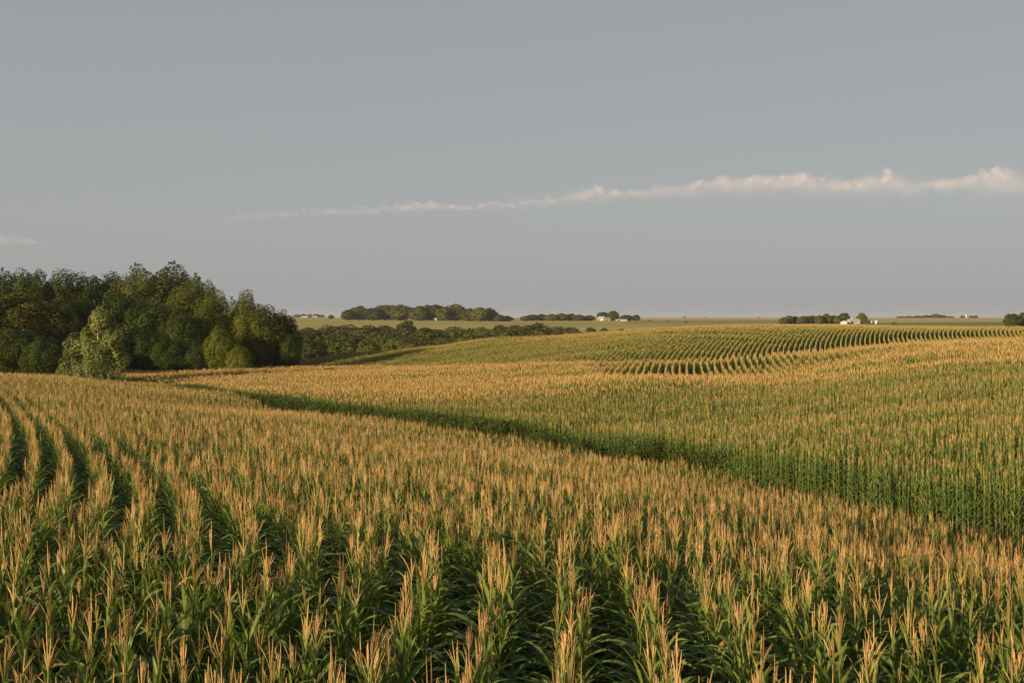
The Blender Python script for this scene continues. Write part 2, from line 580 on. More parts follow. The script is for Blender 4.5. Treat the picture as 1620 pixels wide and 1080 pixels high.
HERO = [make_plant(2) for _ in range(12)]
def proto_collection(name, meshes):
    c = bpy.data.collections.new(name)
    for i, me in enumerate(meshes):
        o = bpy.data.objects.new(f'{name}_{i:02d}', me)
        c.objects.link(o)
    return c
C_HERO = proto_collection('detailed_corn', [joined('corn', p) for p in HERO])
C_MID = proto_collection('corn', [joined('corn', make_plant(1)) for _ in range(12)])
def segment_mesh(spikes):
    global SEG_SPIKES
    SEG_SPIKES = spikes
    """1.2 m of a row, seven slender plants"""
    mats = [M_STALK, M_LEAF, M_TOPLEAF, M_TASSEL]
    g = Geo()
    for k in range(7):
        yy = -.6 + 1.2 * (k + .5) / 7 + random.uniform(-.05, .05)
        xx = random.gauss(0, .035)
        sc = random.gauss(1, .045)
        az = random.uniform(0, 6.28)
        for _, p, m, _s in make_plant(0):
            v = rotz(np.vstack(p.v), az) * (1, 1, sc) + (xx, yy, 0)
            g.add(v, p.f, mats.index(m), np.concatenate(p.a))
    return g.mesh('corn_row_segment', mats)
C_SEG = proto_collection('corn_row', [segment_mesh(4) for _ in range(8)])
C_SEG2 = proto_collection('corn_row_beyond', [segment_mesh(1) for _ in range(8)])

def scatter(name, coll, P, rot, scl, idx, mats=(), **props):
    me = bpy.data.meshes.new(name)
    me.from_pydata(np.asarray(P).tolist(), [], [])
    n = len(P)
    a = me.attributes.new('rot', 'FLOAT_VECTOR', 'POINT')
    a.data.foreach_set('vector', np.asarray(rot, dtype=np.float32).ravel())
    a = me.attributes.new('scl', 'FLOAT_VECTOR', 'POINT')
    s = np.asarray(scl, dtype=np.float32)
    if s.ndim == 1:
        s = np.repeat(s[:, None], 3, 1)
    a.data.foreach_set('vector', s.ravel())
    a = me.attributes.new('idx', 'INT', 'POINT')
    a.data.foreach_set('value', np.asarray(idx, dtype=np.int32))
    o = link(name, me, **props)
    ng = bpy.data.node_groups.new(name + '_scatter', 'GeometryNodeTree')
    ng.interface.new_socket('Geometry', in_out='INPUT', socket_type='NodeSocketGeometry')
    ng.interface.new_socket('Geometry', in_out='OUTPUT', socket_type='NodeSocketGeometry')
    N, L = ng.nodes, ng.links
    gi, go = N.new('NodeGroupInput'), N.new('NodeGroupOutput')
    ci = N.new('GeometryNodeCollectionInfo')
    ci.inputs['Collection'].default_value = coll
    ci.inputs['Separate Children'].default_value = True
    ci.inputs['Reset Children'].default_value = True
    ip = N.new('GeometryNodeInstanceOnPoints')
    ip.inputs['Pick Instance'].default_value = True
    def na(nm, ty):
        q = N.new('GeometryNodeInputNamedAttribute')
        q.data_type = ty
        q.inputs['Name'].default_value = nm
        return q.outputs['Attribute']
    e2r = N.new('FunctionNodeEulerToRotation')
    L.new(na('rot', 'FLOAT_VECTOR'), e2r.inputs[0])
    L.new(gi.outputs[0], ip.inputs['Points'])
    L.new(ci.outputs[0], ip.inputs['Instance'])
    L.new(na('idx', 'INT'), ip.inputs['Instance Index'])
    L.new(e2r.outputs[0], ip.inputs['Rotation'])
    L.new(na('scl', 'FLOAT_VECTOR'), ip.inputs['Scale'])
    L.new(ip.outputs[0], go.inputs[0])
    md = o.modifiers.new('scatter', 'NODES')
    md.node_group = ng
    return o

# ------------------------------------------------------------------ near field: rows bend left over the brow
ds = .05
s_ = np.arange(-12, 190, ds)
head = np.interp(s_, [0, 5.8, 7.0, 8.6, 10, 11.2, 16, 27, 42, 70, 190], np.radians([4.5, 3.5, 1.5, -5, -11.5, -15, -18, -22.6, -24.8, -26.5, -28]))
head = np.convolve(np.pad(head, 12, mode='edge'), np.ones(25) / 25, 'valid')
rx = .12 - 12 * math.sin(R(4.5)) + np.cumsum(np.sin(head)) * ds
ry = 4.4 - 12 + np.cumsum(np.cos(head)) * ds
nxr, nyr = np.cos(head), -np.sin(head)
kap = np.gradient(head, ds)                       # negative when turning left
BX = np.array([26, 20, 16.5, 12.9, 10.9, 5.7, -4.8, -18.4, -30.5, -48.6, -75])
BY = np.array([2, 12, 24, 33, 40, 54, 66, 92, 115, 145, 190])
def border_x(Y):
    return np.interp(Y, BY, BX)

near_pts = []                                     # x, y, heading, row, order in row
for k in range(-120, 66):
    off = k * .705
    x, y = rx + nxr * off, ry + nyr * off
    sp = np.hypot(np.gradient(x, ds), np.gradient(y, ds))
    ok = (1 - off * kap) > .15                    # offset curve not folded
    L = np.cumsum(np.where(ok, sp, 0)) * ds
    m = int(L[-1] / .165)
    if m < 2:
        continue
    q = (np.arange(m) + rng.uniform(-.3, .3, m)) * .165
    i = np.searchsorted(L, q).clip(0, len(L) - 1)
    X, Y, h = x[i], y[i], head[i]
    good = ok[i] & (Y > -7) & (Y < 138) & (X < border_x(Y)) & (X > -.54 * Y.clip(4, 999) - 9) & (X < .50 * Y.clip(4, 999) + 3)
    X, Y, h = X[good], Y[good], h[good]
    # two little gaps of missing plants
    near_pts.append(np.stack([X + rng.normal(0, .018, len(X)), Y, h, np.full(len(X), k)], 1))
NP = np.vstack(near_pts)
NP = NP[rng.random(len(NP)) > .035]
NZ = ground(NP[:, 0], NP[:, 1])
print('near plants', len(NP))
_pk = rng.normal(0, 1, (9, 2)) * np.array([.22, .5])
_pp = rng.uniform(0, 6.28, 9)
def patch(X, Y):
    """soft patches of taller and shorter corn, about -1.5 to 1.5"""
    return sum(np.sin(X * k[0] + Y * k[1] + p_) for k, p_ in zip(_pk, _pp)) / 3.0
_fk = rng.normal(0, 1, (12, 2)) * np.array([1.6, 1.3])
_fp = rng.uniform(0, 6.28, 12)
def mottle(X, Y):
    """small clusters of stunted plants"""
    v = sum(np.sin(X * k[0] + Y * k[1] + p_) for k, p_ in zip(_fk, _fp)) / 2.5
    return -np.clip(v - .7, 0, 1)
def plant_rot(h, n):
    lean = rng.normal(0, .032, (n, 2))
    # leaves spread across the row; local x is the leaf plane
    return np.stack([lean[:, 0], lean[:, 1], -h + rng.normal(0, .55, n) + np.where(rng.random(n) < .5, math.pi, 0)], 1)
NR = plant_rot(NP[:, 2], len(NP))
NS = (rng.normal(1, .05, len(NP)) + .04 * patch(NP[:, 0], NP[:, 1]) + .07 * mottle(NP[:, 0], NP[:, 1])).clip(.84, 1.12)
u_ = NP[:, 0] / NP[:, 1]
topy = HY - FPX * (NZ + 2.4) / NP[:, 1]
inview = (np.abs(u_) < .452) & (topy < 1090) & (NP[:, 1] > 3)
dist = np.where(inview, NP[:, 1], 1e9)
hero_i = np.argsort(dist)[:300]
is_hero = np.zeros(len(NP), bool)
is_hero[hero_i] = True

ORD = ('first second third fourth fifth sixth seventh eighth ninth tenth eleventh twelfth thirteenth fourteenth fifteenth '
       'sixteenth seventeenth eighteenth nineteenth twentieth').split()
def ordn(i):
    if i < 20:
        return ORD[i]
    tens = {2: 'twenty', 3: 'thirty', 4: 'forty'}[(i + 1) // 10]
    return tens + ('-' + ORD[(i + 1) % 10 - 1] if (i + 1) % 10 else 'ieth')
hero_meshes = []
for p in HERO:
    lst = []
    for nm, g, m, sub in p:
        lst.append((nm, g.mesh(nm, [m]), sub))
    hero_meshes.append(lst)
def row_name(k):
    if k == 0:
        return 'the middle row'
    side = 'right' if k > 0 else 'left'
    return f'the {ordn(abs(k) - 1)} row {side} of the middle row'
protos = []
for vi, lst in enumerate(hero_meshes):
    root = empty('corn_plant', (0, 0, 0))
    made = {}
    for nm, me, sub in lst:
        made[nm] = link(nm, me, made[sub] if sub else root)
    protos.append(root)
used_proto = set()
def copy_tree(o, parent=None):
    c = o.copy()
    COL.objects.link(c)
    c.parent = parent
    for ch in kids[o.name]:
        copy_tree(ch, c)
    return c
kids = {}
for r0 in protos:
    for o in [r0] + list(r0.children_recursive):
        kids[o.name] = list(o.children)
hero_order = {}
for i in hero_i:
    hero_order.setdefault(int(NP[i, 3]), []).append(i)
for k, lst in sorted(hero_order.items()):
    lst.sort(key=lambda i: NP[i, 1])
    for j, i in enumerate(lst):
        vi = int(rng.integers(0, 12))
        if vi in used_proto:
            o = copy_tree(protos[vi])
        else:
            used_proto.add(vi)
            o = protos[vi]
        o.location = (NP[i, 0], NP[i, 1], NZ[i])
        o.rotation_euler = tuple(float(a) for a in NR[i])
        s = float(NS[i])
        o.scale = (s, s, s)
        o['category'] = 'corn plant'
        o['group'] = 'tasselled corn plants of the nearest rows'
        o['label'] = f'corn plant, {ordn(j)} from the near end of {row_name(k)}'
for vi, r0 in enumerate(protos):
    if vi not in used_proto:
        for o in list(r0.children_recursive):
            bpy.data.objects.remove(o)
        bpy.data.objects.remove(r0)
rest = ~is_hero
close = rest & (NP[:, 1] < 22) & (NP[:, 1] > 3)
far_ = rest & ~close
P3 = np.stack([NP[:, 0], NP[:, 1], NZ], 1)
scatter('corn_crop', C_HERO, P3[close], NR[close], NS[close], rng.integers(0, 12, close.sum()), kind='stuff',
        label='tasselled corn rows just behind the nearest plants, bending to the left')
scatter('corn_crop', C_MID, P3[far_], NR[far_], NS[far_], rng.integers(0, 12, far_.sum()), kind='stuff',
        label='tasselled corn of the near field running up to its brow')

# ------------------------------------------------------------------ far field: contour rows parallel to one curved line
fs_ = np.arange(-160, 140, .1)
fh = np.interp(fs_, [-160, -60, -56, -50, -40, -25, 0, 45, 75, 140], np.radians([-1, -1, 1, 6, 9, 11.5, 13.5, 18.5, 23, 32]))
fh = np.convolve(np.pad(fh, 30, mode='edge'), np.ones(61) / 61, 'valid')
fx, fy = np.cumsum(np.sin(fh)) * .1, np.cumsum(np.cos(fh)) * .1
i0 = int(np.argmin(np.abs(fs_)))
fx, fy = fx - fx[i0] + 22.0, fy - fy[i0] + 165.0
fk = np.gradient(fh, .1)
EX = np.array([23, 18.2, 15.6, 12.7, 8.8, .1, -25.0, -38.0, -53.6, -75])
EY = np.array([30, 37.5, 41.5, 49.5, 62, 75, 111, 136, 161, 186])
def edge_x(Y):
    return np.interp(Y, EY, EX)
def crest_y(X, Y):
    return np.interp(X / Y * FPX + CX, [300, 470, 600, 720, 770, 850, 950, 1050, 1240, 1420, 1620], [205, 203, 188, 173, 164, 153, 145, 141, 138, 132, 132])
def far_mask(X, Y):
    u = X / Y
    c = u * FPX + CX
    ok = (X > edge_x(Y)) & (Y > 31) & (c > 150) & (c < 1760)
    back = np.interp(c, [150, 440, 470, 600, 715, 760, 850, 1000, 1240, 1620, 1760], [200, 200, 246, 246, 240, 246, 242, 240, 258, 275, 275])
    return ok & (Y < back)
def seam(X):
    c = X / 115.0 * FPX + CX
    lim = np.interp(c, [200, 470, 600, 720, 770, 850, 925, 975], [207, 203, 188, 173, 164, 153, 146, 103])
    return lim + 1.5 * np.sin(X / 9.0)
def curve_points(cx_, cy_, ch, k0, k1, step, sel, jit):
    out = []
    st = float(np.hypot(cx_[1] - cx_[0], cy_[1] - cy_[0]))
    ck = np.gradient(ch, st)
    for k in range(k0, k1):
        off = k * .762
        x, y = cx_ + np.cos(ch) * off, cy_ - np.sin(ch) * off
        sp = np.hypot(np.gradient(x, st), np.gradient(y, st))
        ok = (1 - off * ck) > .12
        x = x + .035 * np.sin(np.arange(len(x)) * st / 5.3 + rng.uniform(0, 6)) + .03 * np.sin(np.arange(len(x)) * st / 2.1 + rng.uniform(0, 6))
        L = np.cumsum(np.where(ok, sp, 0)) * st
        q = np.arange(int(L[-1] / step)) * step + rng.uniform(0, step)
        i = np.searchsorted(L, q).clip(0, len(L) - 1)
        X, Y, a = x[i], y[i], -ch[i]
        g = ok[i] & (Y > 30) & (Y < 280)
        X, Y, a = X[g], Y[g], a[g]
        g = sel(X, Y)
        X, Y, a = X[g], Y[g], a[g]
        if len(X):
            out.append(np.stack([X, Y, a], 1))
    o = np.vstack(out)
    o[:, :2] += rng.normal(0, jit, (len(o), 2))
    return o
# the near block of the far field runs parallel to its edge
es = np.arange(0, 210, .1)
eh = np.interp(es, [0, 45, 80, 140, 210], np.radians([-27, -33, -35, -32, -32]))
e_x, e_y = 26.0 + np.cumsum(np.sin(eh)) * .1, 30.0 + np.cumsum(np.cos(eh)) * .1
def block(X, Y):
    return far_mask(X, Y) & (Y < seam(X * 115.0 / Y))
A = curve_points(e_x, e_y, eh, -40, 110, .175, lambda X, Y: block(X, Y) & (Y <= 92), .03)
A = A[rng.random(len(A)) > .04]
print('far plants', len(A))
rot = plant_rot(-A[:, 2], len(A))
scatter('corn_crop', C_MID, np.stack([A[:, 0], A[:, 1], ground(A[:, 0], A[:, 1])], 1), rot, rng.normal(1, .06, len(A)) + .065 * patch(A[:, 0], A[:, 1]) - .02 + .13 * mottle(A[:, 0] * .7, A[:, 1] * .5),
        rng.integers(0, 12, len(A)), kind='stuff', label='green faced edge of the second cornfield with bare lower stalks')
B = np.vstack([curve_points(e_x, e_y, eh, -60, 160, 1.2, lambda X, Y: block(X, Y) & (Y > 92), .02),
               curve_points(fx, fy, fh, -190, 150, 1.2, lambda X, Y: far_mask(X, Y) & (Y >= seam(X * 115.0 / Y)), .02)])
print('far segments', len(B))
for sel, coll, lab in ((B[:, 1] <= crest_y(B[:, 0], B[:, 1]), C_SEG, 'tan topped middle of the second cornfield up to its low crest'),
                       (B[:, 1] > crest_y(B[:, 0], B[:, 1]), C_SEG2, 'greener corn in curving contour rows on the rise beyond the crest')):
    Q = B[sel]
    Q = Q[rng.random(len(Q)) > .015]
    rot = np.stack([np.zeros(len(Q)), np.zeros(len(Q)), Q[:, 2]], 1)
    sc = np.stack([np.ones(len(Q)), np.ones(len(Q)), rng.normal(1, .03, len(Q)) + .045 * patch(Q[:, 0] * .7, Q[:, 1] * .6) + .10 * mottle(Q[:, 0] * .4, Q[:, 1] * .3)], 1)
    scatter('corn_crop', coll, np.stack([Q[:, 0], Q[:, 1], ground(Q[:, 0], Q[:, 1])], 1), rot, sc,
            rng.integers(0, 8, len(Q)), kind='stuff', label=lab)

# ------------------------------------------------------------------ weeds and grass in the strip between the fields
def weed_mesh(mat, h, w, n, leaf):
    g = Geo()
    for k in range(5):
        a = random.uniform(0, 6.28)
        e = (math.cos(a) * w * .4, math.sin(a) * w * .4, h * random.uniform(.6, 1))
        v, f = tube([(0, 0, 0), (e[0] * .5, e[1] * .5, e[2] * .6), e], [.012, .009, .004], 3, cap=False)
        g.add(v, f)
    for k in range(n):
        q = random.random() ** .6
        a = random.uniform(0, 6.28)
        r = w * .5 * math.sqrt(random.random()) * (1 - .4 * q)
        v, f, mid = blade(leaf * random.uniform(.6, 1.3), leaf * .38, random.uniform(.3, 1.4), random.uniform(.2, 1.2), 2, 0, 0, None, 1)
        g.add(rotz(v, a) + (math.cos(a) * r, math.sin(a) * r, h * q * random.uniform(.8, 1.05)), f, 0)
    return g.mesh('weed', [mat])
C_WEED = proto_collection('weed', [weed_mesh(M_WEED, 1.7, 1.3, 190, .24) for _ in range(4)])
C_WEEDY = proto_collection('yellow_weed', [weed_mesh(M_WEEDY, .9, .8, 110, .15) for _ in range(3)])
def grass_mesh():
    g = Geo()
    for k in range(60):
        v, f, mid = blade(random.uniform(.25, .55), .014, random.uniform(.05, .5), random.uniform(.2, 1.2), 3, 0, 0, None, 1)
        g.add(rotz(v, random.uniform(0, 6.28)) + (random.gauss(0, .18), random.gauss(0, .18), 0), f, 0)
    return g.mesh('grass_tuft', [M_GRASS])
C_GRASS = proto_collection('grass_tuft', [grass_mesh() for _ in range(4)])

n = 2600
Y = rng.uniform(58, 175, n)
X = edge_x(Y) - np.abs(rng.normal(.3, 1.1, n)) + .5
c = X / Y * FPX + CX
dens = np.interp(c, [200, 260, 420, 560, 700, 780, 900, 1100, 1250], [.95, .95, .9, .8, .85, .5, .12, .10, .02])
ok = rng.random(n) < dens
X, Y, c = X[ok], Y[ok], c[ok]
scatter('weeds', C_WEED, np.stack([X, Y, ground(X, Y)], 1), np.stack([X * 0, X * 0, rng.uniform(0, 6, len(X))], 1),
        rng.uniform(.6, 1.15, len(X)), rng.integers(0, 4, len(X)), kind='stuff', label='bushy green weeds along the shaded edge of the second cornfield')
n = 520
Y = rng.uniform(139, 188, n)
X = rng.uniform(-92, -46, n)
ok = (X < edge_x(Y) + 1) & (X / Y < -.30)
X, Y = X[ok], Y[ok]
scatter('weeds', C_WEED, np.stack([X, Y, ground(X, Y)], 1), np.stack([X * 0, X * 0, rng.uniform(0, 6, len(X))], 1),
        rng.uniform(.5, 1.1, len(X)), rng.integers(0, 4, len(X)), kind='stuff', label='rank green weeds between the near brow and the foot of the wood')
n = 160
Y = rng.uniform(29, 46, n)
X = edge_x(Y) - rng.uniform(.2, 3.0, n)
scatter('weeds', C_WEEDY, np.stack([X, Y, ground(X, Y)], 1), np.stack([X * 0, X * 0, rng.uniform(0, 6, n)], 1),
        rng.uniform(.4, .9, n), rng.integers(0, 3, n), kind='stuff', label='yellowing weeds in the ditch between the two cornfields')
n = 9000
Y = 28 + 150 * rng.random(n) ** 1.5
t = rng.random(n)
X = border_x(Y) + t * (edge_x(Y) - border_x(Y))
scatter('grass', C_GRASS, np.stack([X, Y, ground(X, Y)], 1), np.stack([X * 0, X * 0, rng.uniform(0, 6, n)], 1),
        rng.uniform(.35, .7, n), rng.integers(0, 4, n), kind='stuff', label='grass waterway between the two cornfields')

# ------------------------------------------------------------------ trees
def leaf_quads(P, N, n, size):
    N = N / (np.linalg.norm(N, axis=1)[:, None] + 1e-9)
    T = np.cross(N, rng.normal(0, 1, (n, 3)))
    T /= np.linalg.norm(T, axis=1)[:, None]
    Bn = np.cross(N, T)
    s = (size * rng.uniform(.55, 1.35, n))[:, None]
    return np.stack([P - T * s, P + Bn * s * .55, P + T * s, P - Bn * s * .55], 1).reshape(-1, 3)

def lumpy_crown(n, size, ax, ay, az, zc, lumps, lump=.24, depth=.30, top=0.0, spread=1.0):
    """leaves on and under the surface of an egg covered with rounded boughs; returns leaf corners and bough tips"""
    K = rng.normal(0, 1, (lumps * 3, 3))
    K /= np.linalg.norm(K, axis=1)[:, None]
    keep = [0]
    for i in range(1, len(K)):                              # spread the boughs out evenly
        if len(keep) < lumps and (K[keep] @ K[i]).max() < math.cos(1.5 / math.sqrt(lumps)):
            keep.append(i)
    K = K[keep]
    kr = rng.uniform(.70, 1.08, len(K)) * spread
    d = rng.normal(0, 1, (n, 3))
    d /= np.linalg.norm(d, axis=1)[:, None]
    dots = d @ K.T
    k = dots.argmax(1)
    ang = np.arccos(dots[np.arange(n), k].clip(-1, 1))
    sg = 2.1 / math.sqrt(len(K)) * 1.15
    bump = np.sqrt(np.clip(1 - (ang / sg) ** 2, 0, 1))
    r = (1 - lump) * (.5 + .5 * kr[k]) + lump * bump * kr[k]
    dep = 1 - depth * rng.random(n) ** 1.8
    taper = 1 - top * np.clip(d[:, 2], -.3, 1)
    E = np.stack([ax * taper, ay * taper, np.full(n, az)], 1)
    P = d * E * (r * dep)[:, None]
    C = K[k] * E * ((1 - lump) * .78 * kr[k])[:, None]
    N = (P - C)
    N /= np.linalg.norm(N, axis=1)[:, None] + 1e-9
    N = N + .45 * d + rng.normal(0, .5, (n, 3)) + (0, 0, .25)
    P[:, 2] += zc
    V = leaf_quads(P, N, n, size)
    tips = K * np.array([ax, ay, az]) * .8 + (0, 0, zc)
    return V, tips

def tree_meshes(H, Wd, n, size, mat, shape='round', clumps=34, base=.03, bark=M_BARK, low=True):
    """crown and trunk meshes of a tree H tall and Wd wide"""
    zc = H * (base + (1 - base) / 2)
    hz = H * (1 - base) / 2
    V, cen = lumpy_crown(n, size, Wd / 2, Wd / 2, hz, zc, clumps, lump=.22, depth=.42, top=.12)
    clumps = len(cen)
    keep = V.reshape(-1, 4, 3)[:, :, 2].min(1) > .02 * H
    V = V.reshape(-1, 4, 3)[keep].reshape(-1, 3)
    crown = mesh_from('crown', V, np.arange(len(V)).reshape(-1, 4), [mat])
    g = Geo()
    r0 = .022 * H + .05
    bend = rng.normal(0, .02 * H, 2)
    pts = [(0, 0, -.4), (bend[0] * .3, bend[1] * .3, H * .2), (bend[0], bend[1], H * .5), (bend[0] * 1.2, bend[1] * .9, H * .85)]
    v, f = tube(pts, [r0 * 1.3, r0, r0 * .6, r0 * .15], 7)
    g.add(v, f)
    for k in np.argsort(rng.random(clumps))[:9]:
        e = np.array(cen[k])
        z0 = rng.uniform(.18, .55) * H
        s0 = np.array([bend[0] * z0 / H * 1.6, bend[1] * z0 / H * 1.6, z0])
        mid = (s0 + e) / 2 + np.array([0, 0, -.04 * H]) * (1 if e[2] > z0 else -1)
        v, f = tube([s0, mid, e], [r0 * .4, r0 * .25, r0 * .08], 5)
        g.add(v, f)
    trunk = g.mesh('trunk', [bark], True)
    return crown, trunk

TREES = {}
def tree_kind(key, count, **kw):
    for mname in kw.pop('mats'):
        TREES[(key, mname)] = [tree_meshes(mat=TREE_M[mname], **kw) for _ in range(count)]
tree_kind('wood', 3, H=16, Wd=11, n=17000, size=.20, clumps=64, mats=('deep', 'olive', 'gold', 'umber'))
tree_kind('creek', 2, H=11, Wd=8.5, n=2600, size=.42, clumps=26, base=-.06, mats=('far', 'russet'))
tree_kind('creek', 2, H=11, Wd=8.5, n=2600, size=.42, clumps=26, base=-.06, mats=('olive',))
tree_kind('farm', 3, H=13, Wd=12, n=2000, size=.75, clumps=26, base=-.10, mats=('far',))
tree_kind('farm', 2, H=13, Wd=12, n=2000, size=.75, clumps=26, base=-.10, mats=('deep',))
tree_kind('farm', 2, H=13, Wd=12, n=2000, size=.75, clumps=26, base=-.10, mats=('olive',))

REFH = {'wood': (16, 11), 'creek': (11, 8.5), 'farm': (13, 12)}
def tree(key, mname, c, Y, top, wpx, label, name='tree', cat='tree', group=None, zbase=None):
    X = px(c, Y)
    z = gz(X, Y) if zbase is None else zbase
    H = (HY - top) / FPX * Y - z
    wd = wpx / FPX * Y
    hs = H / REFH[key][0] / 1.0
    ws = wd / REFH[key][1]
    o = empty(name, (X, Y, z), rng.uniform(0, 6.28), (ws, ws, hs), label=label, category=cat)
    if group:
        o['group'] = group
    crown, trunk = random.choice(TREES[(key, mname)])
    link('crown', crown, o)
    link('trunk', trunk, o)
    return o
# ---- the wood at the left (column, top row, width in px, distance, foliage, words)
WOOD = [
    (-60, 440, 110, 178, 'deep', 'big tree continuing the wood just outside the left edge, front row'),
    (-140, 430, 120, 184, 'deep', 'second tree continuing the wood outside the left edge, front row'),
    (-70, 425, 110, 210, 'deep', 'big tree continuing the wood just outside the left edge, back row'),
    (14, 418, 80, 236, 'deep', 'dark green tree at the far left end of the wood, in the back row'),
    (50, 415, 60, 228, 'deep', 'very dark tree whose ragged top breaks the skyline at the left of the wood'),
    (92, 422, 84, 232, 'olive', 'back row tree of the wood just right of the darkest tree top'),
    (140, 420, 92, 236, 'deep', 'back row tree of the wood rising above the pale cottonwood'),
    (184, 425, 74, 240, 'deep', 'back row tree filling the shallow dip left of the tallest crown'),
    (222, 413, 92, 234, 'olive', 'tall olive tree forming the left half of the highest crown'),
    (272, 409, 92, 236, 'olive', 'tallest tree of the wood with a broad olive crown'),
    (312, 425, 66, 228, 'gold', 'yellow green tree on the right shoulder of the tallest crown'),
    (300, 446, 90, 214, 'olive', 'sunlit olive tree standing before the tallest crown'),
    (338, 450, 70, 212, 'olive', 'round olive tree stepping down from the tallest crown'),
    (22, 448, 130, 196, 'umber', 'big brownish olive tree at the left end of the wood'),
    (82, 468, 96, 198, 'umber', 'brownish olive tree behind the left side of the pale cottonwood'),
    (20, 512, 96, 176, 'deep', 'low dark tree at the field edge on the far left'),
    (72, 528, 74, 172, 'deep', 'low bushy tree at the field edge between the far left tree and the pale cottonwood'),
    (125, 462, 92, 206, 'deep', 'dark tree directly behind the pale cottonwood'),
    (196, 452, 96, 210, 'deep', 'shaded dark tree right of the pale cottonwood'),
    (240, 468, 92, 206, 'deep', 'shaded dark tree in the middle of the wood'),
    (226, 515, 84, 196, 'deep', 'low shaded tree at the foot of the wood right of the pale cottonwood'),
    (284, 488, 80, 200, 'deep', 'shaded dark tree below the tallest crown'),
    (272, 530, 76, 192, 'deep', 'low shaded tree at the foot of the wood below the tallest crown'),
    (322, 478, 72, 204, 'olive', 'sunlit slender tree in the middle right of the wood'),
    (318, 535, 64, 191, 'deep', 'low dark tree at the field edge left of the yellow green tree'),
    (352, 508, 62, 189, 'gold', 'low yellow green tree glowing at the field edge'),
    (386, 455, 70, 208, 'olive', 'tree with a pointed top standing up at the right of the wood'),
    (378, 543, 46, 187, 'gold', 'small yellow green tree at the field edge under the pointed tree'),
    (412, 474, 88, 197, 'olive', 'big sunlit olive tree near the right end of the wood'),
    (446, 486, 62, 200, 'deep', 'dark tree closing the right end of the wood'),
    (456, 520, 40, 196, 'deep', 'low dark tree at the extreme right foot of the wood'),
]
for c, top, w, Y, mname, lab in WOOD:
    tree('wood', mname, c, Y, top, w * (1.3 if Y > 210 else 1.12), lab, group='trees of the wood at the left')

def pale_tree(c, Y, top, wpx, label, name, clumps, n, hfac=0.0, cat='tree', lump=.34, taper=.1, boughs=((0, 0, .5, .5, .5, 1.0),), stems=3, lowfrac=.18, size=.19):
    X = px(c, Y)
    z = gz(X, Y)
    H = (HY - top) / FPX * Y - z
    wd = wpx / FPX * Y
    o = empty(name, (X, Y, z), 0, 1, label=label, category=cat)
    g = Geo()
    r0 = .010 * H + .02
    Vs, tp = [], []
    for dx, dy, zc_, ax_, az_, share in boughs:               # several leafy masses at different heights
        v_, t_ = lumpy_crown(int(n * share), size, ax_ * wd, ax_ * wd, az_ * H, zc_ * H, clumps // 2, lump=lump, depth=.55, top=taper)
        off_ = np.array([dx * wd, dy * wd, 0])
        Vs.append(v_ + off_)
        tp.append(t_[:5] + off_)
    V, tips = np.vstack(Vs), np.vstack(tp)
    for e in tips:
        s0 = np.array([0, 0, max(.3, e[2] - .3 * H)])
        v, f = tube([s0, s0 * .4 + e * .6 + (0, 0, -.03 * H), e], [r0 * .45, r0 * .26, r0 * .08], 5)
        g.add(v, f)
    for k in range(stems):
        a = 6.28 * k / stems + .6
        v, f = tube([(0, 0, -.4), (math.cos(a) * .03 * H, math.sin(a) * .03 * H, .3 * H),
                     (math.cos(a) * .07 * H, math.sin(a) * .07 * H, .65 * H), (math.cos(a) * .10 * H, math.sin(a) * .1 * H, .9 * H)],
                    [r0 * 1.1, r0 * .8, r0 * .45, r0 * .12], 6)
        g.add(v, f)
    V = V.reshape(-1, 4, 3)
    V = V[V[:, :, 2].min(1) > .05].reshape(-1, 3)
    F = np.arange(len(V)).reshape(-1, 4)
    link('crown', mesh_from('crown', V, F, [TREE_M['pale']]), o)
    link('trunk', g.mesh('trunk', [M_PALEBARK], True), o)
    return o
pale_tree(158, 150, 479, 92, 'pale airy cottonwood with whitish branches standing before the dark wood', 'cottonwood_tree', 40, 11500, lump=.45, taper=.1, size=.165, boughs=((.02, 0, .78, .27, .21, .24), (.24, -.05, .62, .24, .20, .2), (-.24, .05, .58, .24, .20, .2), (.32, 0, .40, .22, .20, .16), (-.02, -.1, .40, .30, .26, .20)))
pale_tree(116, 152, 524, 58, 'low pale green young tree at the left foot of the airy cottonwood', 'young_tree', 30, 4800, size=.165, boughs=((0, 0, .72, .30, .28, .4), (.22, 0, .42, .28, .26, .3), (-.22, 0, .36, .30, .26, .3)))
pale_tree(140, 142, 562, 96, 'rounded pale green willow bush below the airy cottonwood', 'willow_bush', 34, 8000, cat='bush', size=.14, lump=.3, taper=.0, boughs=((.02, 0, .55, .30, .45, .45), (.28, 0, .42, .24, .38, .3), (-.28, 0, .38, .24, .34, .25)))

